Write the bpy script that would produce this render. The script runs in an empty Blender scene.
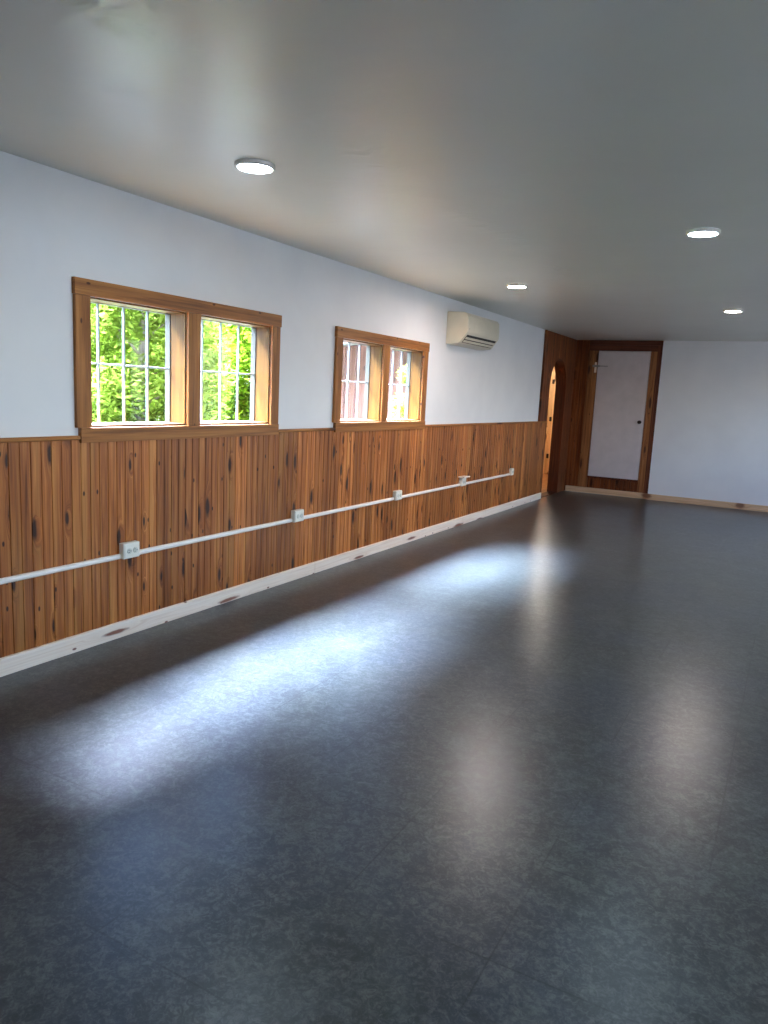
import bpy, bmesh, math, random
import numpy as np
from mathutils import Vector, Matrix

random.seed(7)
rng = np.random.default_rng(7)
sc = bpy.context.scene
C = sc.collection
PI = math.pi

# ------------------------------------------------------------------ helpers
def tag(o, label=None, cat=None, group=None, kind=None):
    if label: o['label'] = label
    if cat: o['category'] = cat
    if group: o['group'] = group
    if kind: o['kind'] = kind
    return o

def obj(name, bm, mat, parent=None, smooth=False, bevel=0.0, seg=2):
    me = bpy.data.meshes.new(name)
    bmesh.ops.recalc_face_normals(bm, faces=bm.faces)
    bm.to_mesh(me); bm.free()
    mats = mat if isinstance(mat, (list, tuple)) else [mat]
    for m in mats: me.materials.append(m)
    if smooth:
        for p in me.polygons: p.use_smooth = True
    o = bpy.data.objects.new(name, me); C.objects.link(o)
    if parent is not None: o.parent = parent
    if bevel > 0:
        b = o.modifiers.new('bevel', 'BEVEL'); b.width = bevel; b.segments = seg
        b.limit_method = 'ANGLE'; b.angle_limit = math.radians(40)
    return o

def empty(name, loc, rotz=0):
    o = bpy.data.objects.new(name, None); C.objects.link(o)
    o.location = loc; o.rotation_euler = (0, 0, rotz); o.empty_display_size = .05
    return o

def box(bm, x0, x1, y0, y1, z0, z1, mi=0):
    v = [bm.verts.new(p) for p in ((x0,y0,z0),(x1,y0,z0),(x1,y1,z0),(x0,y1,z0),(x0,y0,z1),(x1,y0,z1),(x1,y1,z1),(x0,y1,z1))]
    for f in ((0,3,2,1),(4,5,6,7),(0,1,5,4),(1,2,6,5),(2,3,7,6),(3,0,4,7)):
        fc = bm.faces.new([v[i] for i in f]); fc.material_index = mi

def B(*a):
    bm = bmesh.new()
    box(bm, *a); return bm

def BS(lst):
    bm = bmesh.new()
    for a in lst: box(bm, *a)
    return bm

def loft(bm, rings, closed=True, cap=True):
    rs = [[bm.verts.new(p) for p in r] for r in rings]
    n = len(rs[0])
    for a, b in zip(rs[:-1], rs[1:]):
        for i in range(n if closed else n-1):
            j = (i+1) % n
            bm.faces.new((a[i], a[j], b[j], b[i]))
    if cap and closed:
        bm.faces.new(rs[0]); bm.faces.new(rs[-1])

def lathe(bm, prof, axis='z', o=(0,0,0), n=32, cap=True):
    rings = []
    for r, h in prof:
        ring = []
        for i in range(n):
            a = 2*PI*i/n
            c, s = r*math.cos(a), r*math.sin(a)
            if axis == 'z': p = (o[0]+c, o[1]+s, o[2]+h)
            elif axis == 'y': p = (o[0]+c, o[1]+h, o[2]+s)
            else: p = (o[0]+h, o[1]+c, o[2]+s)
            ring.append(p)
        rings.append(ring)
    loft(bm, rings, True, cap)

def tube(bm, pts, radii, n=8):
    pts = [Vector(p) for p in pts]; rings = []
    for i, p in enumerate(pts):
        d = (pts[min(i+1, len(pts)-1)] - pts[max(i-1, 0)]).normalized()
        a = d.orthogonal().normalized() if abs(d.z) < .95 else Vector((1,0,0)).cross(d).normalized()
        if abs(d.z) < .95: a = Vector((0,0,1)).cross(d).normalized()
        b = d.cross(a)
        r = radii[i] if isinstance(radii, (list, tuple)) else radii
        rings.append([p + a*r*math.cos(2*PI*k/n) + b*r*math.sin(2*PI*k/n) for k in range(n)])
    loft(bm, rings)

# ------------------------------------------------------------------ materials
def s2l(c):
    return tuple((v/255/12.92 if v/255 <= .04045 else ((v/255+.055)/1.055)**2.4) for v in c) + (1.,)

class NT:
    def __init__(s, name):
        s.m = bpy.data.materials.new(name); s.m.use_nodes = True
        s.t = s.m.node_tree; s.t.nodes.clear()
        s.out = s.n('ShaderNodeOutputMaterial'); s.b = s.n('ShaderNodeBsdfPrincipled')
        s.l(s.b.outputs[0], s.out.inputs[0])
    def n(s, ty, **kw):
        nd = s.t.nodes.new(ty)
        for k, v in kw.items(): setattr(nd, k, v)
        return nd
    def l(s, a, b): s.t.links.new(a, b)
    def set(s, sock, v):
        if hasattr(v, 'links') or isinstance(v, bpy.types.NodeSocket): s.l(v, sock)
        else: sock.default_value = v
    def math(s, op, a, b=0., c=None, clamp=False):
        nd = s.n('ShaderNodeMath', operation=op, use_clamp=clamp)
        s.set(nd.inputs[0], a); s.set(nd.inputs[1], b)
        if c is not None: s.set(nd.inputs[2], c)
        return nd.outputs[0]
    def pos(s):
        tc = s.n('ShaderNodeTexCoord'); return tc.outputs['Object']
    def sep(s, v):
        nd = s.n('ShaderNodeSeparateXYZ'); s.l(v, nd.inputs[0]); return nd.outputs
    def comb(s, x, y, z):
        nd = s.n('ShaderNodeCombineXYZ')
        for i, v in enumerate((x, y, z)): s.set(nd.inputs[i], v)
        return nd.outputs[0]
    def noise(s, v, scale, detail=4., rough=.55, dist=0., dim='3D'):
        nd = s.n('ShaderNodeTexNoise', noise_dimensions=dim); s.l(v, nd.inputs['Vector'])
        nd.inputs['Scale'].default_value = scale; nd.inputs['Detail'].default_value = detail
        nd.inputs['Roughness'].default_value = rough; nd.inputs['Distortion'].default_value = dist
        return nd.outputs['Fac']
    def ramp(s, f, stops, interp='LINEAR'):
        nd = s.n('ShaderNodeValToRGB'); s.l(f, nd.inputs[0]); cr = nd.color_ramp; cr.interpolation = interp
        while len(cr.elements) < len(stops): cr.elements.new(.5)
        for e, (p, c) in zip(cr.elements, stops):
            e.position = p; e.color = c if len(c) == 4 else tuple(c)+(1.,)
        return nd.outputs[0]
    def mix(s, f, a, b, mode='MIX'):
        nd = s.n('ShaderNodeMix', data_type='RGBA', blend_type=mode)
        s.set(nd.inputs[0], f); s.set(nd.inputs[6], a); s.set(nd.inputs[7], b)
        return nd.outputs[2]
    def bump(s, h, strength, dist=.01):
        nd = s.n('ShaderNodeBump'); nd.inputs['Strength'].default_value = strength
        nd.inputs['Distance'].default_value = dist; s.l(h, nd.inputs['Height'])
        s.l(nd.outputs[0], s.b.inputs['Normal'])
    def p(s, **kw):
        for k, v in kw.items(): s.set(s.b.inputs[k.replace('_', ' ')], v)

def g(v): return (v, v, v, 1.)

def plain(name, rgb, rough=.5, metal=0., var=.06, scale=6., spec=.5):
    t = NT(name); c = s2l(rgb)
    n = t.noise(t.pos(), scale, 4)
    d = tuple(v*(1-var) for v in c[:3]) + (1.,); e = tuple(min(1, v*(1+var)) for v in c[:3]) + (1.,)
    t.p(Base_Color=t.ramp(n, [(.3, d), (.7, e)]), Roughness=rough, Metallic=metal)
    t.b.inputs['Specular IOR Level'].default_value = spec
    return t.m

def wood(name, along, light, mid, dark, kcol=None, sap=None, board=.116, knot_len=.42, knots=.5, rough=.42, tint=.5, streak=1., across=None, coat=0.):
    """pine with the grain along one axis, one tone per board, sparse elliptical knots"""
    t = NT(name); P = t.sep(t.pos())
    ax = {'x': 0, 'y': 1, 'z': 2}[along]
    ac = {'x': 0, 'y': 1, 'z': 2}[across] if across else [i for i in (1, 0, 2) if i != ax][0]
    ot = [i for i in range(3) if i not in (ax, ac)][0]
    A, L, O = P[ac], P[ax], P[ot]
    ub = t.math('DIVIDE', A, board)
    bi = t.math('FLOOR', ub)
    wn = t.n('ShaderNodeTexWhiteNoise', noise_dimensions='1D'); t.l(t.math('ADD', bi, 3.3), wn.inputs['W'])
    rnd = wn.outputs['Value']
    Ls = t.math('MULTIPLY_ADD', rnd, 7.3, L)
    # knots: one candidate cell per board width
    kv = t.n('ShaderNodeTexVoronoi', voronoi_dimensions='2D', feature='F1')
    t.l(t.comb(t.math('DIVIDE', A, board*.9), t.math('DIVIDE', Ls, knot_len), 0.), kv.inputs['Vector'])
    kv.inputs['Scale'].default_value = 1.; kv.inputs['Randomness'].default_value = .9
    kc = t.n('ShaderNodeSeparateColor'); t.l(kv.outputs['Color'], kc.inputs[0])
    gate = t.math('LESS_THAN', kc.outputs[0], knots)
    size = t.math('MULTIPLY_ADD', kc.outputs[1], .75, .45)
    wob = t.noise(t.comb(t.math('MULTIPLY', A, 30.), t.math('MULTIPLY', L, 14.), O), 1., 3)
    dist = t.math('ADD', t.math('DIVIDE', kv.outputs['Distance'], size), t.math('MULTIPLY_ADD', wob, .12, -.06))
    core = t.math('MULTIPLY', t.ramp(dist, [(.10, g(1)), (.19, g(0))]), gate)
    pin = t.n('ShaderNodeTexVoronoi', voronoi_dimensions='2D', feature='F1'); pin.inputs['Scale'].default_value = 1.
    t.l(t.comb(t.math('DIVIDE', A, .09), t.math('DIVIDE', Ls, .19), 0.), pin.inputs['Vector'])
    pc = t.n('ShaderNodeSeparateColor'); t.l(pin.outputs['Color'], pc.inputs[0])
    pinm = t.math('MULTIPLY', t.ramp(pin.outputs['Distance'], [(.05, g(1)), (.085, g(0))]), t.math('LESS_THAN', pc.outputs[0], knots*.55))
    core = t.math('MAXIMUM', core, pinm)
    halo = t.math('MULTIPLY', t.ramp(dist, [(.08, g(1)), (.42, g(0))]), gate)
    # grain, bent round the knots
    Aw = t.math('MULTIPLY_ADD', halo, .05, A)
    gv = t.comb(t.math('MULTIPLY', Aw, 46.), t.math('MULTIPLY', Ls, 1.3), t.math('MULTIPLY', O, 20.))
    g1 = t.noise(gv, 1., 4, .6, .6)
    gv2 = t.comb(t.math('MULTIPLY', Aw, 190.), t.math('MULTIPLY', Ls, 3.), t.math('MULTIPLY', O, 60.))
    g2 = t.noise(gv2, 1., 3, .6)
    col = t.ramp(g1, [(.28, s2l(dark)), (.5, s2l(mid)), (.74, s2l(light))])
    if sap:
        sv = t.noise(t.comb(t.math('MULTIPLY', Aw, 13.), t.math('MULTIPLY', Ls, .35), t.math('MULTIPLY', bi, 3.7)), 1., 3, .5)
        col = t.mix(t.ramp(sv, [(.56, g(0)), (.66, g(.75))]), col, s2l(sap))
    fine = t.ramp(g2, [(.3, g(1-.22*streak)), (.7, g(1+.1*streak))])
    col = t.mix(1., col, fine, 'MULTIPLY')
    tn = t.ramp(rnd, [(0., g(1-.42*tint)), (.5, g(1.)), (1., g(1+.55*tint))])
    col = t.mix(1., col, tn, 'MULTIPLY')
    red = tuple(v*k for v, k in zip(s2l(dark)[:3], (.42, .34, .34))) + (1.,)
    if kcol: red = s2l(kcol)
    col = t.mix(t.math('MULTIPLY', halo, .45), col, s2l(dark))
    col = t.mix(t.math('MULTIPLY', core, .93), col, red)
    t.p(Base_Color=col, Roughness=rough)
    t.b.inputs['Specular IOR Level'].default_value = .3
    t.b.inputs['Coat Weight'].default_value = coat; t.b.inputs['Coat Roughness'].default_value = .3
    t.bump(g2, .12, .003)
    return t.m

M = {}
M['bead'] = wood('varnished_knotty_pine', 'z', (206,136,72), (164,95,45), (110,58,25), kcol=(34,12,7), sap=(190,128,68), board=.116, knots=.42, knot_len=.36, tint=.62, rough=.38)
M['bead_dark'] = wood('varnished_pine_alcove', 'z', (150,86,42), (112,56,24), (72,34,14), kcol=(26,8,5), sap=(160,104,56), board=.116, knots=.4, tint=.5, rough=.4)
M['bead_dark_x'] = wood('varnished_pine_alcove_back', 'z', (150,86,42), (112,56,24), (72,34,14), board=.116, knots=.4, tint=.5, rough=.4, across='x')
M['casing'] = wood('casing_pine', 'y', (180,122,62), (156,98,46), (110,64,27), board=.3, knots=.25, knot_len=.8, tint=.15, rough=.45, across='z')
M['casing_v'] = wood('casing_pine_upright', 'z', (180,122,62), (156,98,46), (110,64,27), board=.3, knots=.25, knot_len=.8, tint=.15, rough=.45)
M['jamb'] = wood('yellow_pine_jamb', 'z', (124,84,28), (110,72,20), (82,49,10), board=.3, knots=.3, knot_len=.7, tint=.1, rough=.4, across='x')
M['casing_x'] = wood('door_casing_pine', 'z', (176,120,72), (146,92,52), (100,58,32), board=.12, knots=.3, knot_len=.5, tint=.2, rough=.45, across='x')
M['edge_dark'] = wood('dark_edge_board', 'z', (120,66,38), (92,46,26), (62,28,16), board=.12, knots=.2, tint=.2, rough=.45, across='x')
M['head_dark'] = wood('dark_head_board', 'x', (120,66,38), (92,46,26), (62,28,16), board=.3, knots=.2, tint=.2, rough=.45, across='z')
M['base_pine'] = wood('raw_pine_skirting', 'y', (250,234,214), (244,224,202), (232,206,180), kcol=(128,74,56), board=.13, knot_len=.9, tint=.05, rough=.5, across='z', streak=.35)
M['base_pine_x'] = wood('raw_pine_skirting_back', 'x', (226,192,156), (212,176,140), (184,146,112), board=.5, knots=.3, knot_len=.7, tint=.05, rough=.5, across='z')
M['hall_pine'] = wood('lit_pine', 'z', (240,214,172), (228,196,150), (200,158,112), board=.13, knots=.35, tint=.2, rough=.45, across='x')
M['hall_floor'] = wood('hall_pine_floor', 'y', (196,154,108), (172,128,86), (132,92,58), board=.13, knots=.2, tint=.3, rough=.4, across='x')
M['siding'] = wood('weathered_siding', 'z', (100,68,54), (84,54,42), (60,37,28), board=.2, knots=.15, tint=.3, rough=.7, across='x')
M['siding_y'] = wood('weathered_siding_side', 'z', (100,68,54), (84,54,42), (60,37,28), board=.2, knots=.15, tint=.3, rough=.7)

def wallpaint():
    t = NT('white_wall_paint'); P = t.pos()
    n = t.noise(P, 2.2, 3); f = t.noise(P, 190., 3)
    t.p(Base_Color=t.ramp(n, [(.3, s2l((222,222,224))), (.7, s2l((229,229,230)))]), Roughness=.5)
    t.b.inputs['Specular IOR Level'].default_value = .35
    t.bump(f, .12, .002); return t.m
M['wall'] = wallpaint()

def ceilpaint():
    t = NT('satin_ceiling_paint'); P = t.pos(); X, Y, Z = t.sep(P)
    n = t.noise(P, 1.1, 3)
    roll = t.noise(t.comb(t.math('MULTIPLY', X, 1.), t.math('MULTIPLY', Y, .35), 0.), 5., 4, .55, .8)
    # a crumpled tape joint along the length of the room
    wob = t.math('MULTIPLY_ADD', t.noise(t.comb(0., Y, 0.), 1.6, 4), .22, -.11)
    dj = t.math('ABSOLUTE', t.math('SUBTRACT', t.math('ADD', X, wob), 1.52))
    joint = t.ramp(dj, [(0., g(1)), (.17, g(0))], 'EASE')
    crum = t.noise(P, 7., 2, .45, .8)
    patch = t.ramp(t.noise(t.comb(0., Y, 3.), 1.1, 2), [(.33, g(0)), (.6, g(1))])
    jn = t.math('MULTIPLY', t.math('MULTIPLY', joint, crum), patch)
    big = t.noise(P, 1.3, 3, .5, .6)
    h = t.math('ADD', t.math('MULTIPLY', roll, .10), t.math('ADD', t.math('MULTIPLY', jn, 1.7), t.math('MULTIPLY', big, 1.1)))
    t.p(Base_Color=t.ramp(n, [(.3, s2l((201,203,195))), (.7, s2l((207,209,201)))]), Roughness=.35)
    t.b.inputs['Specular IOR Level'].default_value = .5
    t.bump(h, .35, .03); return t.m
M['ceil'] = ceilpaint()

def floormat():
    t = NT('slate_marbled_vinyl_tile'); P = t.pos(); X, Y, Z = t.sep(P)
    T = .457
    u = t.math('DIVIDE', t.math('SUBTRACT', X, 1.312), T); v = t.math('DIVIDE', t.math('SUBTRACT', Y, 1.21), T)
    wn = t.n('ShaderNodeTexWhiteNoise', noise_dimensions='2D'); t.l(t.comb(t.math('FLOOR', u), t.math('FLOOR', v), 0.), wn.inputs['Vector'])
    Q = P
    big = t.noise(Q, 4.2, 6, .68, .6)
    hue = t.noise(Q, 1.3, 4, .6, .5)
    w1 = t.noise(Q, 19., 7, .72, 1.2)
    w2 = t.noise(Q, 55., 5, .7, 1.4)
    ms = t.math('ADD', t.math('MULTIPLY', w1, .5), t.math('MULTIPLY', w2, .5))
    wisp = t.ramp(ms, [(.48, g(0)), (.62, g(1))])
    vein = t.ramp(ms, [(.37, g(1)), (.5, g(0))])
    base = t.ramp(big, [(.25, s2l((40,44,44))), (.5, s2l((57,62,62))), (.75, s2l((78,83,81)))])
    base = t.mix(t.ramp(hue, [(.45, g(0)), (.62, g(.45))]), base, s2l((52,60,74)))
    c = t.mix(t.math('MULTIPLY', wisp, .6), base, s2l((104,109,106)))
    c = t.mix(t.math('MULTIPLY', vein, .5), c, s2l((30,34,37)))
    tone = t.ramp(wn.outputs['Value'], [(0., g(.95)), (1., g(1.05))])
    c = t.mix(1., c, tone, 'MULTIPLY')
    # faint butt seams, only here and there open enough to see
    def edge(q):
        f = t.math('FRACT', q)
        return t.math('MULTIPLY', t.math('MINIMUM', f, t.math('SUBTRACT', 1., f)), T)
    d = t.math('MINIMUM', edge(u), edge(v))
    open_ = t.ramp(t.noise(P, 1.7, 2), [(.44, g(0)), (.56, g(.9))])
    seam = t.math('MULTIPLY', t.ramp(d, [(.0015, g(1)), (.0042, g(0))]), open_)
    c = t.mix(t.math('MULTIPLY', seam, .75), c, s2l((28,30,32)))
    t.p(Base_Color=c)
    r = .285
    t.p(Roughness=r)
    t.b.inputs['Specular IOR Level'].default_value = .42
    h = t.math('ADD', t.math('MULTIPLY', w1, .5), t.math('MULTIPLY', w2, .35))
    t.bump(h, .25, .004); return t.m
M['floor'] = floormat()

M['door_white'] = plain('matte_white_door', (204,194,193), .55)
M['plastic'] = plain('ivory_plastic', (232,226,210), .4)
M['raceway'] = plain('white_raceway', (246,234,222), .4)
M['ac'] = plain('cream_ac_plastic', (208,202,182), .38)
M['ac_dark'] = plain('dark_outlet_slot', (34,31,29), .6)
M['slot'] = plain('dark_socket_slot', (52,50,46), .6)
M['socket'] = plain('grey_socket_face', (206,204,190), .45)
M['metal'] = plain('dark_bronze_metal', (58,52,50), .3, .8)
M['steel'] = plain('worn_steel', (150,146,140), .35, .9)
M['sash'] = plain('pale_window_sash', (70,67,56), .5)
M['muntin'] = plain('white_window_bar', (150,160,164), .4)
M['soffit'] = plain('white_soffit', (214,214,210), .7)
M['concrete'] = plain('concrete_slab', (120,118,112), .8)
M['reflector_grey'] = plain('grey_reflector', (52,49,45), .9)  # surface of the slab added outside to bounce light indoors
M['bark'] = plain('grey_brown_bark', (122,106,92), .85, 0, .25, 14.)
M['metalroof'] = plain('pale_metal_roof', (150,152,154), .5)
M['trimwhite'] = plain('white_trim_paint', (226,224,218), .5)

def groundmat():
    t = NT('forest_floor'); n = t.noise(t.pos(), 1.6, 6, .7)
    t.p(Base_Color=t.ramp(n, [(.3, s2l((38,40,35))), (.5, s2l((46,46,40))), (.7, s2l((56,54,46)))]), Roughness=.95); return t.m
M['ground'] = groundmat()

def leafmat(name, a, b):
    t = NT(name); n = t.noise(t.pos(), 3.2, 3)
    col = t.ramp(n, [(.3, s2l(a)), (.7, s2l(b))])
    t.p(Base_Color=col, Roughness=.7); t.b.inputs['Specular IOR Level'].default_value = .02
    tr = t.n('ShaderNodeBsdfTranslucent'); t.l(col, tr.inputs[0])
    mx = t.n('ShaderNodeMixShader'); mx.inputs[0].default_value = .58
    t.l(t.b.outputs[0], mx.inputs[1]); t.l(tr.outputs[0], mx.inputs[2]); t.l(mx.outputs[0], t.out.inputs[0])
    return t.m
M['leaf'] = leafmat('spring_leaf', (72,104,18), (128,150,38))
M['leaf2'] = leafmat('pale_spring_leaf', (86,108,30), (136,150,62))

def glassmat():
    t = NT('window_glass')
    tr = t.n('ShaderNodeBsdfTransparent'); gl = t.n('ShaderNodeBsdfGlossy'); gl.inputs['Roughness'].default_value = .02
    lw = t.n('ShaderNodeLayerWeight'); lw.inputs[0].default_value = .5
    fr = t.math('MULTIPLY_ADD', t.math('POWER', lw.outputs['Facing'], 5.), .5, .006)
    mx = t.n('ShaderNodeMixShader'); t.l(fr, mx.inputs[0]); t.l(tr.outputs[0], mx.inputs[1]); t.l(gl.outputs[0], mx.inputs[2])
    t.l(mx.outputs[0], t.out.inputs[0]); return t.m
M['glass'] = glassmat()

def emit(name, rgb, k):
    t = NT(name); e = t.n('ShaderNodeEmission'); e.inputs[0].default_value = rgb + (1.,); e.inputs[1].default_value = k
    t.l(e.outputs[0], t.out.inputs[0]); return t.m
LAMP = 112.
M['lamp'] = emit('cool_lamp_diffuser', (.64, .83, 1.), LAMP)
M['lamp_warm'] = emit('soft_white_lamp_diffuser', (1., .86, .80), LAMP*3.4)
M['globe'] = emit('warm_globe_glass', (1., .92, .80), 150.)

# ------------------------------------------------------------------ dimensions
H, L, W, Y0 = 2.40, 12.03, 5.70, -3.00
TH = .16           # outer wall
ZR = 1.115         # underside of the chair rail
YP = 10.37         # where the drywall stops and the alcove panelling starts
AY0, AY1, ASP, ARC = 10.752, 11.60, 1.63, .424   # arched opening
AX = .135
W1 = dict(o=(2.582, 4.270), p=((2.677, 3.377), (3.481, 4.183)))
W2 = dict(o=(4.990, 6.640), p=((5.085, 5.760), (5.860, 6.545)))
WZ0, WZ1 = 1.177, 1.838

def arch_z(y):
    if y <= AY0 or y >= AY1: return 0.
    c = (AY0+AY1)/2; return ASP + math.sqrt(max(0., ARC**2-(y-c)**2))

# ------------------------------------------------------------------ setting: floor, ceiling, walls
f = obj('floor', B(-.02, W+.02, Y0-.02, L+.06, -.12, 0), M['floor'])
tag(f, 'dark slate grey marbled vinyl tile floor with faint seams', 'floor', kind='structure')
c_ = obj('ceiling', B(-AX, W+.1, Y0-.1, L+.15, H, H+.12), M['ceil'])
tag(c_, 'satin off-white ceiling with a rippled tape joint', 'ceiling', kind='structure')

def wall_with_holes(bm, y0, y1, z0, z1, xa, xb, holes):
    ys = sorted({y0, y1, *[h[0] for h in holes], *[h[1] for h in holes]})
    for a, b in zip(ys[:-1], ys[1:]):
        m = (a+b)/2; zz = z0
        for h in sorted([h for h in holes if h[0] < m < h[1]], key=lambda q: q[2]):
            if h[2] > zz: box(bm, xa, xb, a, b, zz, h[2])
            zz = h[3]
        if zz < z1: box(bm, xa, xb, a, b, zz, z1)

bm = bmesh.new()
holes = [(a, b, WZ0, WZ1) for w in (W1, W2) for a, b in w['p']]
wall_with_holes(bm, Y0-.1, YP, -.12, H, -TH, 0, holes)
# stretch with the arch, cut in strips under the curve
ys = [YP, AY0] + [AY0 + .003 + (AY1-AY0-.006)*i/28 for i in range(29)] + [AY1, L+.12]
for a, b in zip(ys[:-1], ys[1:]):
    za, zb = arch_z(a), arch_z(b)
    if a >= AY0 and b <= AY1:
        za = za or ASP; zb = zb or ASP
    else: za = zb = -.12
    v = [bm.verts.new(p) for p in ((-AX,a,za),(0,a,za),(0,b,zb),(-AX,b,zb),(-AX,a,H),(0,a,H),(0,b,H),(-AX,b,H))]
    for q in ((0,3,2,1),(4,5,6,7),(0,1,5,4),(1,2,6,5),(2,3,7,6),(3,0,4,7)): bm.faces.new([v[i] for i in q])
wl = obj('wall_left', bm, M['wall'])
tag(wl, 'white painted long wall above knotty pine wainscot, with two barred windows', 'wall', kind='structure')

XB = 1.32          # panelled alcove back ends, white wall starts
o = obj('wall_back', B(XB, W+.1, L-.035, L+.12, -.12, H), M['wall'])
tag(o, 'plain white end wall beside the panelled door alcove', 'wall', kind='structure')
o = obj('wall_alcove', B(-AX, XB, L+.012, L+.12, -.12, H), M['wall'])
tag(o, 'end wall behind the dark pine boards and white door', 'wall', kind='structure')
# right wall with unseen openings added for daylight, and near wall behind the camera
RW = [(.6, 3.3, .80, 2.1), (5.2, 6.7, .90, 2.05), (8.4, 10.9, .75, 2.1)]
bm = bmesh.new(); wall_with_holes(bm, Y0-.1, L+.12, -.12, H, W, W+.14, RW)
o = obj('wall_right', bm, M['wall']); tag(o, 'white long wall facing the pine wainscot', 'wall', kind='structure')
bm = B(-TH, W+.14, Y0-.14, Y0, -.12, H)
o = obj('wall_front', bm, M['wall']); tag(o, 'plain white wall at the near end of the room', 'wall', kind='structure')

# ------------------------------------------------------------------ pine boarding (grooved beadboard in real relief)
def bead_profile(u0, u1, pitch=.058, groove=.006, depth=.005, extra=()):
    """(u, relief) samples across the boards"""
    pts = [(u0, 0.)]; k = math.floor(u0/pitch)+1
    while k*pitch < u1-.004:
        c = k*pitch
        if c-groove/2 > u0+.002:
            dd = depth if k % 2 == 0 else depth*.75
            pts += [(c-groove/2, 0.), (c-.0008, -dd), (c+.0008, -dd), (c+groove/2, 0.)]
        k += 1
    pts.append((u1, 0.))
    for e in extra: pts.append((e, 0.))
    return sorted(pts)

def boarding(name, mat, prof, zb, zt, face, to3, thick=.012):
    bm = bmesh.new(); row = []
    for u, r in prof:
        row.append((bm.verts.new(to3(u, face+r, zb(u))), bm.verts.new(to3(u, face+r, zt(u)))))
    for (a, b), (c, d) in zip(row[:-1], row[1:]):
        bm.faces.new((a, c, d, b))
    # back and edges
    u0, u1 = prof[0][0], prof[-1][0]
    back = [(bm.verts.new(to3(u, face-thick, zb(u))), bm.verts.new(to3(u, face-thick, zt(u)))) for u, r in prof]
    for i in range(len(prof)-1):
        bm.faces.new((row[i][0], back[i][0], back[i+1][0], row[i+1][0]))
        bm.faces.new((row[i][1], row[i+1][1], back[i+1][1], back[i][1]))
    for i in (0, -1): bm.faces.new((row[i][0], row[i][1], back[i][1], back[i][0]))
    return obj(name, bm, mat)

def wtop(u):
    for w in (W1, W2):
        if w['o'][0]+.02 < u < w['o'][1]: return 1.10
    return ZR
toL = lambda u, x, z: (x, u, z)
ex = []
for w in (W1, W2): ex += [w['o'][0]+.019, w['o'][0]+.021, w['o'][1]-.001, w['o'][1]+.001]
o = boarding('trim_1', M['bead'], bead_profile(Y0, 10.71, extra=ex), lambda u: 0.0, wtop, .014, toL, .0135)
tag(o, 'knotty pine beadboard wainscot below the chair rail', 'panelling', kind='structure')
ex2 = [AY0, AY0+.0005, AY1-.0005, AY1] + [AY0 + .003 + (AY1-AY0-.006)*i/28 for i in range(29)]
pr = [(u, r) for u, r in bead_profile(YP, L, extra=ex2)]
o = boarding('trim_2', M['bead_dark'], [q for q in bead_profile(10.715, L+.01, extra=ex2)], lambda u: (max(ASP, arch_z(u)) if AY0 < u < AY1 else 0.0), lambda u: H-.0005, .014, toL, .0135)
tag(o, 'darker pine boards around the arched opening', 'panelling', kind='structure')
o = boarding('trim_3', M['bead_dark'], bead_profile(YP, 10.7145), lambda u: ZR+.0225, lambda u: H-.0005, .014, toL, .0135)
tag(o, 'pine boards between the white wall and the arch', 'panelling', kind='structure')
toB = lambda u, d, z: (u, L-d, z)
dx0, dx1, dz0, dz1 = .373, 1.153, .277, 2.235
o = boarding('trim_4', M['bead_dark_x'], bead_profile(.0145, dx0-.004), lambda u: 0., lambda u: H-.0005, .0, toB, .011)
tag(o, 'dark pine boards left of the white door', 'panelling', kind='structure')
o = boarding('trim_5', M['bead_dark_x'], bead_profile(dx0-.0035, dx1+.004), lambda u: 0., lambda u: dz0-.006, .0, toB, .011)
tag(o, 'short pine boards under the raised white door', 'panelling', kind='structure')
o = boarding('trim_6', M['bead_dark_x'], [(dx0-.0035, 0), (dx1+.004, 0)], lambda u: dz1+.006, lambda u: H-.0005, .0, toB, .011)
tag(o, 'dark pine boards above the white door', 'panelling', kind='structure')
o = boarding('trim_7', M['bead_dark_x'], bead_profile(dx1+.0045, XB), lambda u: 0., lambda u: H-.0005, .0, toB, .011)
tag(o, 'pine boards between the white door and the white end wall', 'panelling', kind='structure')

# arch lining (dark reveal)
bm = bmesh.new()
path = [(AY0+.008, 0.)] + [((AY0+AY1)/2 - (ARC-.008)*math.cos(a), ASP + (ARC-.008)*math.sin(a)) for a in [PI*i/28 for i in range(29)]] + [(AY1-.008, 0.)]
pout = [(AY0+.0005, 0.)] + [((AY0+AY1)/2 - (ARC-.0005)*math.cos(a), ASP + (ARC-.0005)*math.sin(a)) for a in [PI*i/28 for i in range(29)]] + [(AY1-.0005, 0.)]
for (a, b, c, d) in zip(path[:-1], path[1:], pout[:-1], pout[1:]):
    vs = [bm.verts.new(p) for p in ((-AX-.01,a[0],a[1]),(.012,a[0],a[1]),(.012,b[0],b[1]),(-AX-.01,b[0],b[1]),(-AX-.01,c[0],c[1]),(.012,c[0],c[1]),(.012,d[0],d[1]),(-AX-.01,d[0],d[1]))]
    for q in ((0,1,2,3),(4,7,6,5),(0,4,5,1),(3,2,6,7)): bm.faces.new([vs[i] for i in q])
bmesh.ops.remove_doubles(bm, verts=bm.verts, dist=1e-5)
o = obj('trim_8', bm, M['edge_dark']); tag(o, 'dark pine lining of the arched opening', 'lining', kind='structure')
o = obj('trim_9', B(-AX, .014, AY0+.009, AY1-.009, 0.0005, .012), M['edge_dark'], bevel=.004)
tag(o, 'low dark threshold strip across the arched opening', 'threshold', kind='structure')

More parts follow.
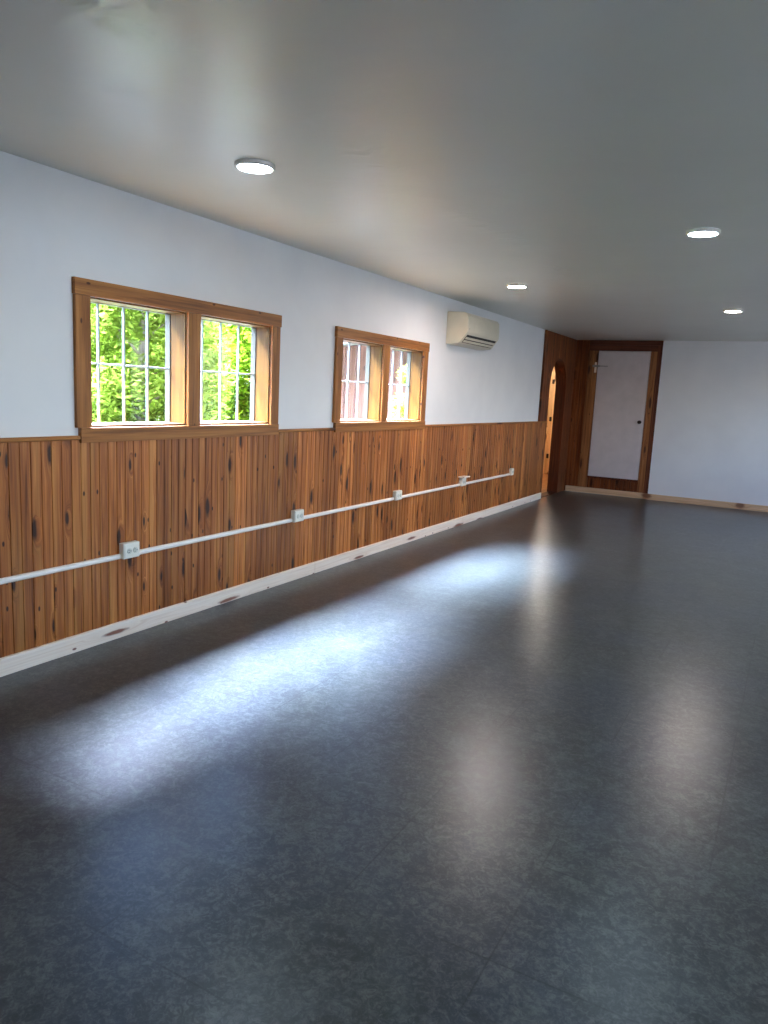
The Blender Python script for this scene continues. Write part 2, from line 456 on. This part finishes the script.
# chair rail pieces
rails = [(Y0, W1['o'][0]+.018), (W1['o'][1]+.002, W2['o'][0]+.018), (W2['o'][1]+.002, 10.71)]
rl = ['pine chair rail before the leafy window', 'pine chair rail between the two windows', 'pine chair rail from the siding-view window to the arch']
for i, ((a, b), lb) in enumerate(zip(rails, rl)):
    bm = bmesh.new(); pts = [(0.0005, ZR), (.016, ZR), (.026, ZR+.006), (.026, ZR+.016), (.021, ZR+.022), (.0005, ZR+.022)]
    loft(bm, [[(x, y, z) for x, z in pts] for y in (a, b)])
    o = obj('trim_%d' % (10+i), bm, M['casing']); tag(o, lb, 'chair rail', kind='structure')
o = obj('trim_13', BS([(.0005, .03, YP-.022, YP+.022, ZR+.0225, H-.001)]), M['bead_dark'], bevel=.003)
tag(o, 'upright pine batten where the white wall meets the pine boards', 'trim', kind='structure')

def baseb(name, pts_fn, a, b, mat, lb):
    prof = [(0.0145, 0.0005), (.031, .0005), (.031, .083), (.028, .089), (.0145, .089)]
    bm = bmesh.new(); loft(bm, [[pts_fn(x, u, z) for x, z in prof] for u in (a, b)])
    o = obj(name, bm, mat); tag(o, lb, 'baseboard', kind='structure'); return o
joints = [Y0, 1.2, 4.78, 7.75, 8.45, 10.71]
bm = bmesh.new()
for a, b in zip(joints[:-1], joints[1:]):
    prof = [(0.0145, 0.0005), (.031, .0005), (.031, .082), (.027, .089), (.0145, .089)]
    loft(bm, [[(x, u, z) for x, z in prof] for u in (a+.0015, b-.0015)])
o = obj('baseboard_left', bm, M['base_pine']); tag(o, 'pale raw pine baseboard below the wainscot', 'baseboard', kind='structure')
bb = baseb('baseboard_alcove', lambda x, u, z: (u, L-x+.014, z), .032, XB-.001, M['base_pine_x'], 'short pine baseboard under the white door')
bb = baseb('baseboard_back', lambda x, u, z: (u, L-.0205-x, z), XB-.002, W-.03, M['base_pine_x'], 'pine baseboard along the white end wall')
o = obj('baseboard_right', B(W-.018, W-.0005, Y0+.02, L-.06, .0005, .089), M['base_pine']); tag(o, 'pine baseboard along the wall facing the wainscot', 'baseboard', kind='structure')

# ------------------------------------------------------------------ windows
def window(n, w, label):
    root = empty('window_%d' % n, (0, (w['o'][0]+w['o'][1])/2, WZ0)); tag(root, label, 'window', kind='structure')
    inv = -root.location
    def add(name, bm, mat, par=root, bevel=.0015, **k):
        bmesh.ops.translate(bm, vec=inv if par is root else Vector((0,0,0)), verts=bm.verts)
        if par is not root: bmesh.ops.translate(bm, vec=inv, verts=bm.verts)
        return obj(name, bm, mat, par, bevel=bevel, **k)
    a, b = w['o']; p1, p2 = w['p']; t = .022; e = .0005
    add('head_casing', B(e, t+.003, a, b+.006, WZ1+.001, 1.919), M['casing'])
    add('side_casing', B(e, t, a+.004, p1[0], WZ0, WZ1), M['casing_v'])
    add('side_casing', B(e, t, p2[1], b-.002, WZ0, WZ1), M['casing_v'])
    add('mullion_casing', B(e, t, p1[1], p2[0], WZ0, WZ1), M['casing_v'])
    add('apron_casing', B(e, t+.004, a+.024, b, 1.1, WZ0-.001), M['casing'])
    for q, (y0, y1) in enumerate(w['p']):
        j = .008
        add('jamb', BS([(-.115, e, y0+e, y0+j, WZ0+.012, WZ1-.0105)]), M['jamb'])
        add('jamb', BS([(-.115, e, y1-j, y1-e, WZ0+.012, WZ1-.0105)]), M['jamb'])
        add('sill', B(-.115, e, y0+e, y1-e, WZ0+.0005, WZ0+.0115), M['jamb'])
        add('head_jamb', B(-.115, e, y0+e, y1-e, WZ1-.01, WZ1-.0005), M['jamb'])
        # sash with its bars and glass
        s = .013
        sash = add('sash', BS([(-.155, -.1155, y0+e, y0+s, WZ0+e, WZ1-e), (-.155, -.1155, y1-s, y1-e, WZ0+e, WZ1-e),
                        (-.155, -.1155, y0+s, y1-s, WZ0+e, WZ0+s), (-.155, -.1155, y0+s, y1-s, WZ1-s, WZ1-e)]), M['sash'])
        wv = (y1-y0)/4; zc = 1.508
        for k in (1, 2, 3):
            yy = y0 + k*wv - .002
            add('muntin', B(-.138, -.122, yy-.005, yy+.005, WZ0+s, WZ1-s), M['muntin'], sash, bevel=.003)
        add('muntin', B(-.136, -.124, y0+s, y1-s, zc-.005, zc+.005), M['muntin'], sash, bevel=.003)
        add('glass_pane', B(-.147, -.143, y0+s-.003, y1-s+.003, WZ0+s-.003, WZ1-s+.003), M['glass'], sash, bevel=0)
    return root
window(1, W1, 'twin pine-cased window with a view of green leaves')
window(2, W2, 'twin pine-cased window with a view of pale siding')

# unseen windows on the facing wall, added to bring in daylight
for i, (y0, y1, z0, z1) in enumerate(RW):
    r = empty('window_%d' % (3+i), (W+.07, (y0+y1)/2, z0)); iv = -r.location
    tag(r, ('unseen white window added for daylight facing the leafy window', 'unseen white window added for daylight facing the siding-view window', 'unseen white window added for daylight nearest the white end wall')[i], 'window', kind='structure')
    bm = BS([(W-.015, W+.1, y0+.001, y0+.05, z0, z1), (W-.015, W+.1, y1-.05, y1-.001, z0, z1), (W-.015, W+.1, y0+.05, y1-.05, z0+.001, z0+.05), (W-.015, W+.1, y0+.05, y1-.05, z1-.05, z1-.001), (W+.02, W+.07, (y0+y1)/2-.03, (y0+y1)/2+.03, z0+.05, z1-.05)])
    bmesh.ops.translate(bm, vec=iv, verts=bm.verts); obj('frame', bm, M['trimwhite'], r)
    bm = B(W+.048, W+.052, y0+.048, y1-.048, z0+.048, z1-.048); bmesh.ops.translate(bm, vec=iv, verts=bm.verts); obj('glass_pane', bm, M['glass'], r)

# ------------------------------------------------------------------ white door in the alcove
d = empty('door_1', ((dx0+dx1)/2, L, dz0)); iv = -d.location
tag(d, 'plain white slab door set above the floor in dark pine boards', 'door', kind='structure')
def dadd(name, bm, mat, par=d, **k):
    bmesh.ops.translate(bm, vec=iv, verts=bm.verts); return obj(name, bm, mat, par, **k)
slab = dadd('slab', B(dx0+.004, dx1-.004, L-.022, L+.010, dz0+.004, dz1-.004), M['door_white'], bevel=.003)
dadd('side_casing', B(.225, dx0-.002, L-.024, L-.0005, .092, dz1+.003), M['casing_x'], bevel=.002)
dadd('side_casing', B(dx1+.002, 1.252, L-.024, L-.0005, .092, dz1+.003), M['casing_x'], bevel=.002)
dadd('head_casing', B(.225, 1.252, L-.024, L-.0005, dz1+.0035, 2.325), M['head_dark'], bevel=.002)
dadd('head_casing', B(.225, XB-.0005, L-.03, L-.0005, 2.3255, H-.001), M['head_dark'], bevel=.002)
dadd('edge_board', B(1.2525, XB-.0005, L-.03, L-.0005, .092, 2.325), M['edge_dark'], bevel=.002)
dadd('threshold', B(dx0-.001, dx1+.001, L-.032, L-.001, dz0-.026, dz0+.002), M['edge_dark'], bevel=.003)
bm = bmesh.new(); lathe(bm, [(.026,0),(.026,-.006),(.012,-.010),(.011,-.030),(.020,-.036),(.027,-.046),(.027,-.056),(.018,-.066),(.004,-.068)], 'y', (1.092, L-.0225, 1.172), 24)
k = dadd('knob', bm, M['metal'], slab, smooth=True)
bm = bmesh.new(); box(bm, .30, .372, L-.036, L-.0245, 1.985, 2.02); box(bm, .375, .41, L-.034, L-.0225, 1.99, 2.016)
tube(bm, [(.31, L-.036, 2.003), (.535, L-.036, 2.003)], .006, 10); tube(bm, [(.50, L-.036, 2.003), (.50, L-.058, 2.003)], .005, 8)
dadd('slide_bolt', bm, M['steel'], slab, bevel=.001)
bm = bmesh.new(); box(bm, .33, .362, L-.034, L-.0245, 1.90, 2.06); dadd('bolt_plate', bm, M['base_pine'], d, bevel=.002)

# ------------------------------------------------------------------ hall seen through the arch
HX, HY0, HY1, HH = -1.75, 10.42, 14.45, 2.28
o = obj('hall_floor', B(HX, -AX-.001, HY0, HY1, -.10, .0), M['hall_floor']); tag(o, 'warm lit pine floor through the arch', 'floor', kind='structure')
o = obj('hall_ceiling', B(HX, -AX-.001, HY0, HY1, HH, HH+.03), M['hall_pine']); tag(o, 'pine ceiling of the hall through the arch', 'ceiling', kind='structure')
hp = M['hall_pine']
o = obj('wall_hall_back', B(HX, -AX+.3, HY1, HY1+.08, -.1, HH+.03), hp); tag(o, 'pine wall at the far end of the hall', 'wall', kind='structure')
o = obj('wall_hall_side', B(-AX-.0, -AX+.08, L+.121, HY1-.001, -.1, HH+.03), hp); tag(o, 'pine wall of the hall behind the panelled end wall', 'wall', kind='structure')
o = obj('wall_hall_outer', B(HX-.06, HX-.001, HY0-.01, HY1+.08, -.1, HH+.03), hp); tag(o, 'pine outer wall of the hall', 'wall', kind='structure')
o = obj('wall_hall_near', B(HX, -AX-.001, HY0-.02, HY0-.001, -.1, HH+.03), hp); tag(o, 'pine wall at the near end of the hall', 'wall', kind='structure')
dr = empty('door_2', (-.99, HY1, 0)); iv2 = -dr.location; tag(dr, 'lit pine door with dark hinges seen through the arch', 'door', kind='structure')
def hadd(name, bm, mat, par=dr, **k):
    bmesh.ops.translate(bm, vec=iv2, verts=bm.verts); return obj(name, bm, mat, par, **k)
hadd('side_casing', B(-1.13, -1.005, HY1-.03, HY1-.001, .0005, 2.03), M['hall_pine'], bevel=.003)
lf = hadd('leaf', B(-1.0, -.30, HY1-.045, HY1-.001, .05, 2.0), M['hall_pine'], bevel=.003)
hadd('head_casing', B(-1.13, -.2, HY1-.032, HY1-.001, 2.035, 2.13), M['hall_pine'], bevel=.003)
for z in (.36, 1.08, 1.80):
    bm = bmesh.new(); box(bm, -1.03, -.985, HY1-.052, HY1-.0305, z-.04, z+.04); lathe(bm, [(.010,-.045),(.010,.045)], 'z', (-1.0, HY1-.056, z), 12)
    hadd('hinge', bm, M['metal'], lf)
gl = empty('globe_ceiling_light', (-.78, 13.45, HH)); tag(gl, 'warm glowing globe light on the hall ceiling behind the arch', 'light')
bm = bmesh.new(); lathe(bm, [(.07,0),(.07,-.02),(.03,-.03)], 'z', (0,0,0), 24); obj('base', bm, M['steel'], gl)
bm = bmesh.new(); lathe(bm, [(.028,-.03),(.06,-.05),(.08,-.09),(.08,-.12),(.06,-.16),(.025,-.178),(.004,-.18)], 'z', (0,0,0), 24); obj('globe', bm, M['globe'], gl, smooth=True)

# ------------------------------------------------------------------ ceiling lights (one built and copied; unseen ones added to light the room)
def ceiling_light(loc, label, mat):
    r = empty('ceiling_light', loc); tag(r, label, 'light', 'round surface lights on the ceiling')
    bm = bmesh.new(); lathe(bm, [(.090,-.0005),(.090,-.012),(.087,-.018),(.080,-.020),(.076,-.018),(.076,-.0005)], 'z', (0,0,0), 40, cap=False)
    obj('trim_ring', bm, M['trimwhite'], r, smooth=True)
    bm = bmesh.new(); lathe(bm, [(.0755,-.002),(.0755,-.0135),(.06,-.016),(.035,-.0175),(.004,-.018)], 'z', (0,0,0), 40)
    obj('diffuser', bm, mat, r, smooth=True)
    return r
base_l = ceiling_light((.975, 2.775, H), 'round white ceiling light above the leafy window', M['lamp'])
def copy_tree(o, parent=None):
    c = o.copy(); C.objects.link(c)
    if parent is not None: c.parent = parent; c.matrix_parent_inverse = o.matrix_parent_inverse.copy()
    for ch in list(o.children): copy_tree(ch, c)
    return c
for loc, lb in (((.96, 6.36, H), 'small round ceiling light nearest the air conditioner'), ((2.632, 4.633, H), 'larger bluish-white ceiling light away from the windows'), ((2.528, 8.28, H), 'pinkish-white ceiling light nearest the white end wall'), ((2.63, .98, H), 'unseen ceiling light added over the near floor'), ((4.3, 2.78, H), 'unseen ceiling light added near the facing windows'), ((4.3, 6.36, H), 'unseen ceiling light added beside the far facing window')):
    c = copy_tree(base_l); c.location = loc; c['label'] = lb
    if 'pinkish' in lb or loc[1] > 5:
        for ch in c.children:
            if ch.name.startswith('diffuser'):
                ch.data = ch.data.copy(); ch.data.materials[0] = M['lamp_warm']

# ------------------------------------------------------------------ mini-split air conditioner
ay0, ay1 = 7.06, 7.96
ac = empty('air_conditioner', (0, (ay0+ay1)/2, 1.945)); iv3 = -ac.location
tag(ac, 'cream wall-mounted air conditioner high on the white wall', 'air conditioner')
def aadd(name, bm, mat, par=ac, **k):
    bmesh.ops.translate(bm, vec=iv3, verts=bm.verts); return obj(name, bm, mat, par, **k)
prof = [(.001,2.268),(.180,2.264),(.205,2.256),(.226,2.228),(.229,2.15),(.228,2.066),(.224,2.056),(.158,1.970),(.146,1.960),(.06,1.947),(.001,1.946)]
bm = bmesh.new(); loft(bm, [[(x, y, z) for x, z in prof] for y in (ay0, ay1)])
aadd('body', bm, M['ac'], bevel=.006)
bm = bmesh.new()
fp = [(.222,2.236),(.2285,2.226),(.2345,2.15),(.2325,2.070),(.2265,2.066)]
loft(bm, [[(x, y, z) for x, z in fp] for y in (ay0+.012, ay1-.012)])
aadd('front_panel', bm, M['ac'], bevel=.003)
# outlet slot on the sloping underside
def slope(t, off):
    a, b = Vector((.221, 0, 2.053)), Vector((.148, 0, 1.963)); n = Vector((.776, 0, -.63))
    p = a.lerp(b, t) + n*off; return p.x, p.z
def strip(y0, y1, t0, t1, o0, o1):
    bm = bmesh.new(); q = [slope(t0,o0), slope(t1,o0), slope(t1,o1), slope(t0,o1)]
    loft(bm, [[(x, y, z) for x, z in q] for y in (y0, y1)]); return bm
aadd('outlet_slot', strip(ay0+.045, ay1-.045, .10, .92, -.004, .0045), M['ac_dark'])
aadd('louver', strip(ay0+.05, ay1-.05, .30, .52, .005, .012), M['ac'], bevel=.002)
aadd('louver', strip(ay0+.05, ay1-.05, .62, .84, .005, .012), M['ac'], bevel=.002)
aadd('top_grille', BS([(.03+.026*i, .042+.026*i, ay0+.05, ay1-.05, 2.2665, 2.270) for i in range(5)]), M['socket'])
bm = bmesh.new(); lathe(bm, [(.004,0),(.004,.002)], 'x', (.2335, ay0+.05, 2.10), 12); aadd('indicator', bm, M['ac_dark'])

# ------------------------------------------------------------------ surface raceway and outlet boxes
ZC = .464
boxes = [2.908, 4.515, 6.11, 7.66, 9.30]
def outlet_box(y, label, flap=False, first=None):
    r = empty('outlet_box', (0.0145, y, ZC+.03)); tag(r, label, 'outlet', 'outlet boxes along the raceway')
    if first is not None:
        for ch in first.children:
            if ch.name.startswith('cover_flap'): continue
            c = ch.copy(); C.objects.link(c); c.parent = r
            for g_ in ch.children:
                e = g_.copy(); C.objects.link(e); e.parent = c
    else:
        hw, hh = .058, .044
        bm = B(0, .040, -hw, hw, -hh, hh); obj('housing', bm, M['plastic'], r, bevel=.006, seg=3)
        fc = obj('face_plate', B(.0395, .0435, -hw+.006, hw-.006, -hh+.006, hh-.006), M['plastic'], r, bevel=.002)
        for s in (-1, 1):
            bm = bmesh.new(); lathe(bm, [(.016,.0),(.016,.003),(.015,.0035)], 'x', (.0434, s*.022, 0), 24); sk = obj('socket', bm, M['socket'], fc)
            for (dy, dz, w_, h_) in ((-.005,.006,.004,.0018),(-.005,-.006,.004,.0018),(.008,0,.0025,.0025)):
                obj('slot', B(.0465, .0475, s*.022+dy-w_, s*.022+dy+w_, dz-h_, dz+h_), M['slot'], sk)
    if flap:
        bm = B(.0, .075, -.085, .085, .052, .064); obj('cover_flap', bm, M['raceway'], r, bevel=.003)
        obj('hinge_strip', B(.0, .012, -.05, .05, .0445, .0525), M['raceway'], r)
    return r
lb = ['ivory twin outlet box below the left pane of the leafy window', 'ivory outlet box below the chair rail between the two windows',
      'ivory outlet box below the window with the siding view', 'ivory outlet box with a white flap raised above it', 'small ivory outlet box ending the raceway near the arch']
fb = None
for i, y in enumerate(boxes):
    r = outlet_box(y, lb[i], i == 3, fb)
    if fb is None: fb = r
    if i == 4: r.scale = (.8, .8, 1.)
ends = [Y0+.3] + boxes
cl = ['white raceway strip ending at the twin outlet box below the leafy window', 'white raceway strip between the leafy window outlet and the mid-wall outlet',
      'white raceway strip ending below the siding-view window', 'white raceway strip reaching the outlet with the raised flap', 'white raceway strip from the flap outlet to the last outlet near the arch']
for i in range(5):
    a = ends[i] + (.0585 if i else 0); b = ends[i+1] - (.0585 if i < 4 else .047)
    r = empty('raceway', (0.0145, (a+b)/2, ZC)); tag(r, cl[i], 'raceway', 'raceway strips along the wainscot')
    pr_ = [(0, -.014), (.010, -.014), (.016, -.009), (.018, 0), (.016, .009), (.010, .014), (0, .014)]
    n_ = max(2, int((b-a)/1.2)); bm = bmesh.new(); bk = bmesh.new()
    loft(bm, [[(x, y, z) for x, z in pr_] for y in (a-(a+b)/2, b-(a+b)/2)])
    obj('cover', bm, M['raceway'], r)

# ------------------------------------------------------------------ outside
GZ = -.35
o = obj('ground', B(-60, 60, -50, 70, GZ-.1, GZ), M['ground']); tag(o, 'leafy forest ground outside', 'ground', kind='structure')
o = obj('reflector', B(W+.3, W+16, -14, 24, GZ-.02, GZ+.01), M['reflector_grey']); tag(o, 'grey driveway added outside the facing windows to bounce light', 'reflector', kind='structure')  # unseen slab added to bounce light onto the ceiling and upper wall
o = obj('eave', BS([(-.46, -TH-.001, Y0-.3, 10.2, 2.36, 2.40), (-.48, -.44, Y0-.3, 10.2, 2.30, 2.52)]), M['soffit']); tag(o, 'white eave over the windows outside', 'eave', kind='structure')
o = obj('roof', B(-.5, W+1.4, Y0-.4, L+.4, H+.125, H+.2), M['metalroof']); tag(o, 'roof slab of the building, overhang widened to block sky light', 'roof', kind='structure')  # unseen overhang past the right wall, widened to block high sky light
# wing with a sloping roof, its vertical siding seen through the second window
wy, wx0 = 10.30, -3.9
def rz(x): return 2.06 + (x-wx0)*.10
o_wing = empty('building_wing', (wx0/2, wy, GZ)); tag(o_wing, 'pale board-sided wing with a sloping roof outside the window', 'building'); iv4 = -o_wing.location
def gadd(name, bm, mat):
    bmesh.ops.translate(bm, vec=iv4, verts=bm.verts); return obj(name, bm, mat, o_wing)
bm = bmesh.new()
prof = bead_profile(wx0, -TH-.005, pitch=.2, groove=.016, depth=.012)
row = [(bm.verts.new((u, wy-r, GZ)), bm.verts.new((u, wy-r, rz(u)))) for u, r in prof]
for (a, b), (c, e) in zip(row[:-1], row[1:]): bm.faces.new((a, c, e, b))
gadd('siding', bm, M['siding'])
gadd('core', BS([(wx0, HX-.061, wy+.015, 14.5, GZ, 2.0), (wx0, -TH-.005, wy+.015, wy+.09, GZ, 2.04)]), M['siding_y'])
bm = bmesh.new()
loft(bm, [[(x, y, rz(x)+dz) for x, dz in ((wx0-.25, 0.002), (-TH-.01, 0.002), (-TH-.01, .10), (wx0-.25, .10))] for y in (wy-.30, 14.9)])
gadd('roof', bm, M['metalroof'])
gadd('corner_board', B(-2.06, -1.94, wy-.045, wy-.002, GZ, 2.2), M['trimwhite'])

def leaves(n, centers, radii, size, squash=.8):
    """n bent leaf blades scattered in clumps; returns verts, faces"""
    idx = rng.integers(0, len(centers), n)
    d = rng.normal(size=(n, 3)); d /= np.linalg.norm(d, axis=1)[:, None]
    r = rng.random(n)**.45
    ctr = np.asarray(centers)[idx] + d*(r*np.asarray(radii)[idx])[:, None]*np.array([1, 1, squash])
    a = rng.normal(size=(n, 3)); a[:, 2] *= .5; a /= np.linalg.norm(a, axis=1)[:, None]
    up = rng.normal(size=(n, 3))*.5 + np.array([0, 0, 1.]); b = np.cross(a, up); b /= np.linalg.norm(b, axis=1)[:, None]
    nn = np.cross(a, b)
    s = (size*(.6+.8*rng.random(n)))[:, None]
    V = np.stack([ctr - a*s, ctr + b*s*.45 + nn*s*.12, ctr + a*s, ctr - b*s*.45 + nn*s*.12], 1).reshape(-1, 3)
    Fc = np.arange(4*n).reshape(-1, 4)
    return V, Fc

def leafobj(name, V, Fc, mat, parent=None):
    me = bpy.data.meshes.new(name); me.from_pydata(V.tolist(), [], Fc.tolist()); me.materials.append(mat); me.update()
    o = bpy.data.objects.new(name, me); C.objects.link(o)
    if parent is not None: o.parent = parent
    return o

def tree(h, cr, n, lm):
    r = empty('deciduous_tree', (0, 0, GZ))
    bm = bmesh.new(); lean = random.uniform(-.3, .3)
    sp = [(0,0,-.05), (lean*.2,.05,h*.3), (lean*.6,-.05,h*.6), (lean,.03,h*.95)]
    tube(bm, sp, [.11,.085,.06,.02], 9)
    cs, rs = [], []
    for k in range(17):
        z = h*(.10+.85*k/16); a = k*2.4; q = cr*(.45+.5*random.random())*(1.-.45*abs(k/16-.4))
        p = (q*math.cos(a), q*math.sin(a), z+.35); cs.append(p); rs.append(cr*random.uniform(.42,.6))
        tube(bm, [(lean*z/h, 0, z*.9), (p[0]*.55+lean*.3, p[1]*.55, z+.05), p], [.03,.018,.007], 6)
    obj('trunk', bm, M['bark'], r, smooth=True)
    V, Fc = leaves(int(n*2.6), cs, rs, .082); leafobj('foliage', V, Fc, lm, r)
    return r
protos = [tree(4.7, 1.5, 6500, M['leaf']), tree(4.3, 1.4, 6000, M['leaf2']), tree(5.0, 1.6, 7000, M['leaf'])]
spots = [(-6.2,5.3),(-6.6,9.3),(-6.4,.8),(-9.8,11.6),(-9.9,7.3),(-9.6,3.0),(-6.9,13.4),(-10.2,15.9),(-13.6,9.3),(-13.4,13.6),(-13.7,17.9),(-13.4,5.0)]
for i, (x, y) in enumerate(spots):
    t = protos[i] if i < 3 else copy_tree(protos[i % 3])
    t.location = (x, y, GZ); t.rotation_euler.z = i*1.9; s = .94+.04*((i*5) % 4); t.scale = (s, s, s)
    tag(t, 'bright green leafy tree outside the windows', 'tree', 'trees outside the windows')
V, Fc = [], 0
cs = [(x, y, GZ+.3+.35*random.random()) for x, y in [(random.uniform(-12, -3.6), random.uniform(1, 18)) for _ in range(170)] if not (x > -5.2 and y > 9.0)]
V, Fc = leaves(15000, cs, [random.uniform(.4, .8) for _ in cs], .09)
u_ = leafobj('undergrowth', V, Fc, M['leaf2']); tag(u_, 'pale green undergrowth on the forest ground', 'undergrowth', kind='stuff')
sh = empty('shrub', (-1.75, 9.75, GZ)); tag(sh, 'speckled green shrub against the pale siding', 'shrub')
bm = bmesh.new()
for k in range(5): tube(bm, [(0,0,0), (.1*math.cos(k*1.3), .1*math.sin(k*1.3), .9), (.2*math.cos(k*1.3), .18*math.sin(k*1.3), 1.9)], [.02,.013,.005], 6)
obj('stem', bm, M['bark'], sh)
V, Fc = leaves(900, [(0,0,.6),(.06,.05,1.1),(-.05,0,1.6),(.05,-.04,2.05)], [.3,.28,.27,.22], .05); leafobj('foliage', V, Fc, M['leaf2'], sh)

# ------------------------------------------------------------------ sky and portals
wd = bpy.data.worlds.new('World'); sc.world = wd; wd.use_nodes = True; nt = wd.node_tree; nt.nodes.clear()
wo = nt.nodes.new('ShaderNodeOutputWorld'); bg = nt.nodes.new('ShaderNodeBackground'); sk = nt.nodes.new('ShaderNodeTexSky')
sk.sky_type = 'NISHITA'; sk.sun_disc = False; sk.sun_elevation = math.radians(50); sk.sun_rotation = math.radians(75); sk.air_density = 1.; sk.dust_density = 1.; sk.ozone_density = 1.
SKYK = 7.0; SUNK = 2.9
mx = nt.nodes.new('ShaderNodeMix'); mx.data_type = 'RGBA'; mx.inputs[0].default_value = .84; mx.inputs[7].default_value = (.13, .28, .60, 1.)
nt.links.new(sk.outputs[0], mx.inputs[6]); nt.links.new(mx.outputs[2], bg.inputs[0]); bg.inputs[1].default_value = SKYK; nt.links.new(bg.outputs[0], wo.inputs[0])

# hazy sun behind thin bright cloud, high over the trees on the window side: three soft lobes of the same glow
for k_, (az_, en_) in enumerate(((-24, 80.), (10, 95.), (44, 80.))):
    sun = bpy.data.lights.new('hazy_sky_glow', 'SUN'); sun.energy = en_*SUNK; sun.angle = math.radians(38); sun.color = (.60, .73, 1.)
    so = bpy.data.objects.new('hazy_sky_glow', sun); C.objects.link(so)
    el_, az_ = math.radians(61), math.radians(az_)
    sd = Vector((-math.cos(el_)*math.cos(az_), math.cos(el_)*math.sin(az_), math.sin(el_)))
    so.rotation_euler = sd.to_track_quat('Z', 'Y').to_euler()
nt.links.new(bg.outputs[0], wo.inputs[0])

def portal(name, loc, rot, sx, sy):
    l = bpy.data.lights.new(name, 'AREA'); l.shape = 'RECTANGLE'; l.size = sx; l.size_y = sy; l.cycles.is_portal = True
    o = bpy.data.objects.new(name, l); C.objects.link(o); o.location = loc; o.rotation_euler = rot
zc = (WZ0+WZ1)/2
for w in (W1, W2):
    for a, b in w['p']: portal('sky_portal', (-.158, (a+b)/2, zc), (0, -PI/2, 0), WZ1-WZ0, b-a)
for y0, y1, z0, z1 in RW: portal('sky_portal', (W+.13, (y0+y1)/2, (z0+z1)/2), (0, PI/2, 0), z1-z0, y1-y0)

# ------------------------------------------------------------------ camera
yaw, pit, rol, fpx = .496876569, -.158188143, .0488896658, 746.097
fw = Vector((-math.sin(yaw)*math.cos(pit), math.cos(yaw)*math.cos(pit), math.sin(pit)))
rr = Vector((math.cos(yaw), math.sin(yaw), 0)); uu = rr.cross(fw)
r2 = rr*math.cos(rol) + uu*math.sin(rol); u2 = -rr*math.sin(rol) + uu*math.cos(rol)
cd = bpy.data.cameras.new('Camera'); co = bpy.data.objects.new('Camera', cd); C.objects.link(co)
co.matrix_world = Matrix(((r2.x, u2.x, -fw.x, 3.21581841), (r2.y, u2.y, -fw.y, 0.), (r2.z, u2.z, -fw.z, 1.4279063), (0,0,0,1)))
cd.sensor_fit = 'VERTICAL'; cd.sensor_height = 32.; cd.lens = fpx/1024*32.; cd.clip_start = .02; cd.clip_end = 300
sc.camera = co

vs = sc.view_settings
vs.view_transform = 'Standard'; vs.look = 'None'; vs.gamma = 1.; vs.use_curve_mapping = False; vs.exposure = 0.22
cy = sc.cycles
cy.max_bounces = 10; cy.diffuse_bounces = 6; cy.glossy_bounces = 4; cy.transparent_max_bounces = 12; cy.sample_clamp_indirect = 8.; cy.caustics_reflective = False; cy.caustics_refractive = False
cy.use_denoising = True
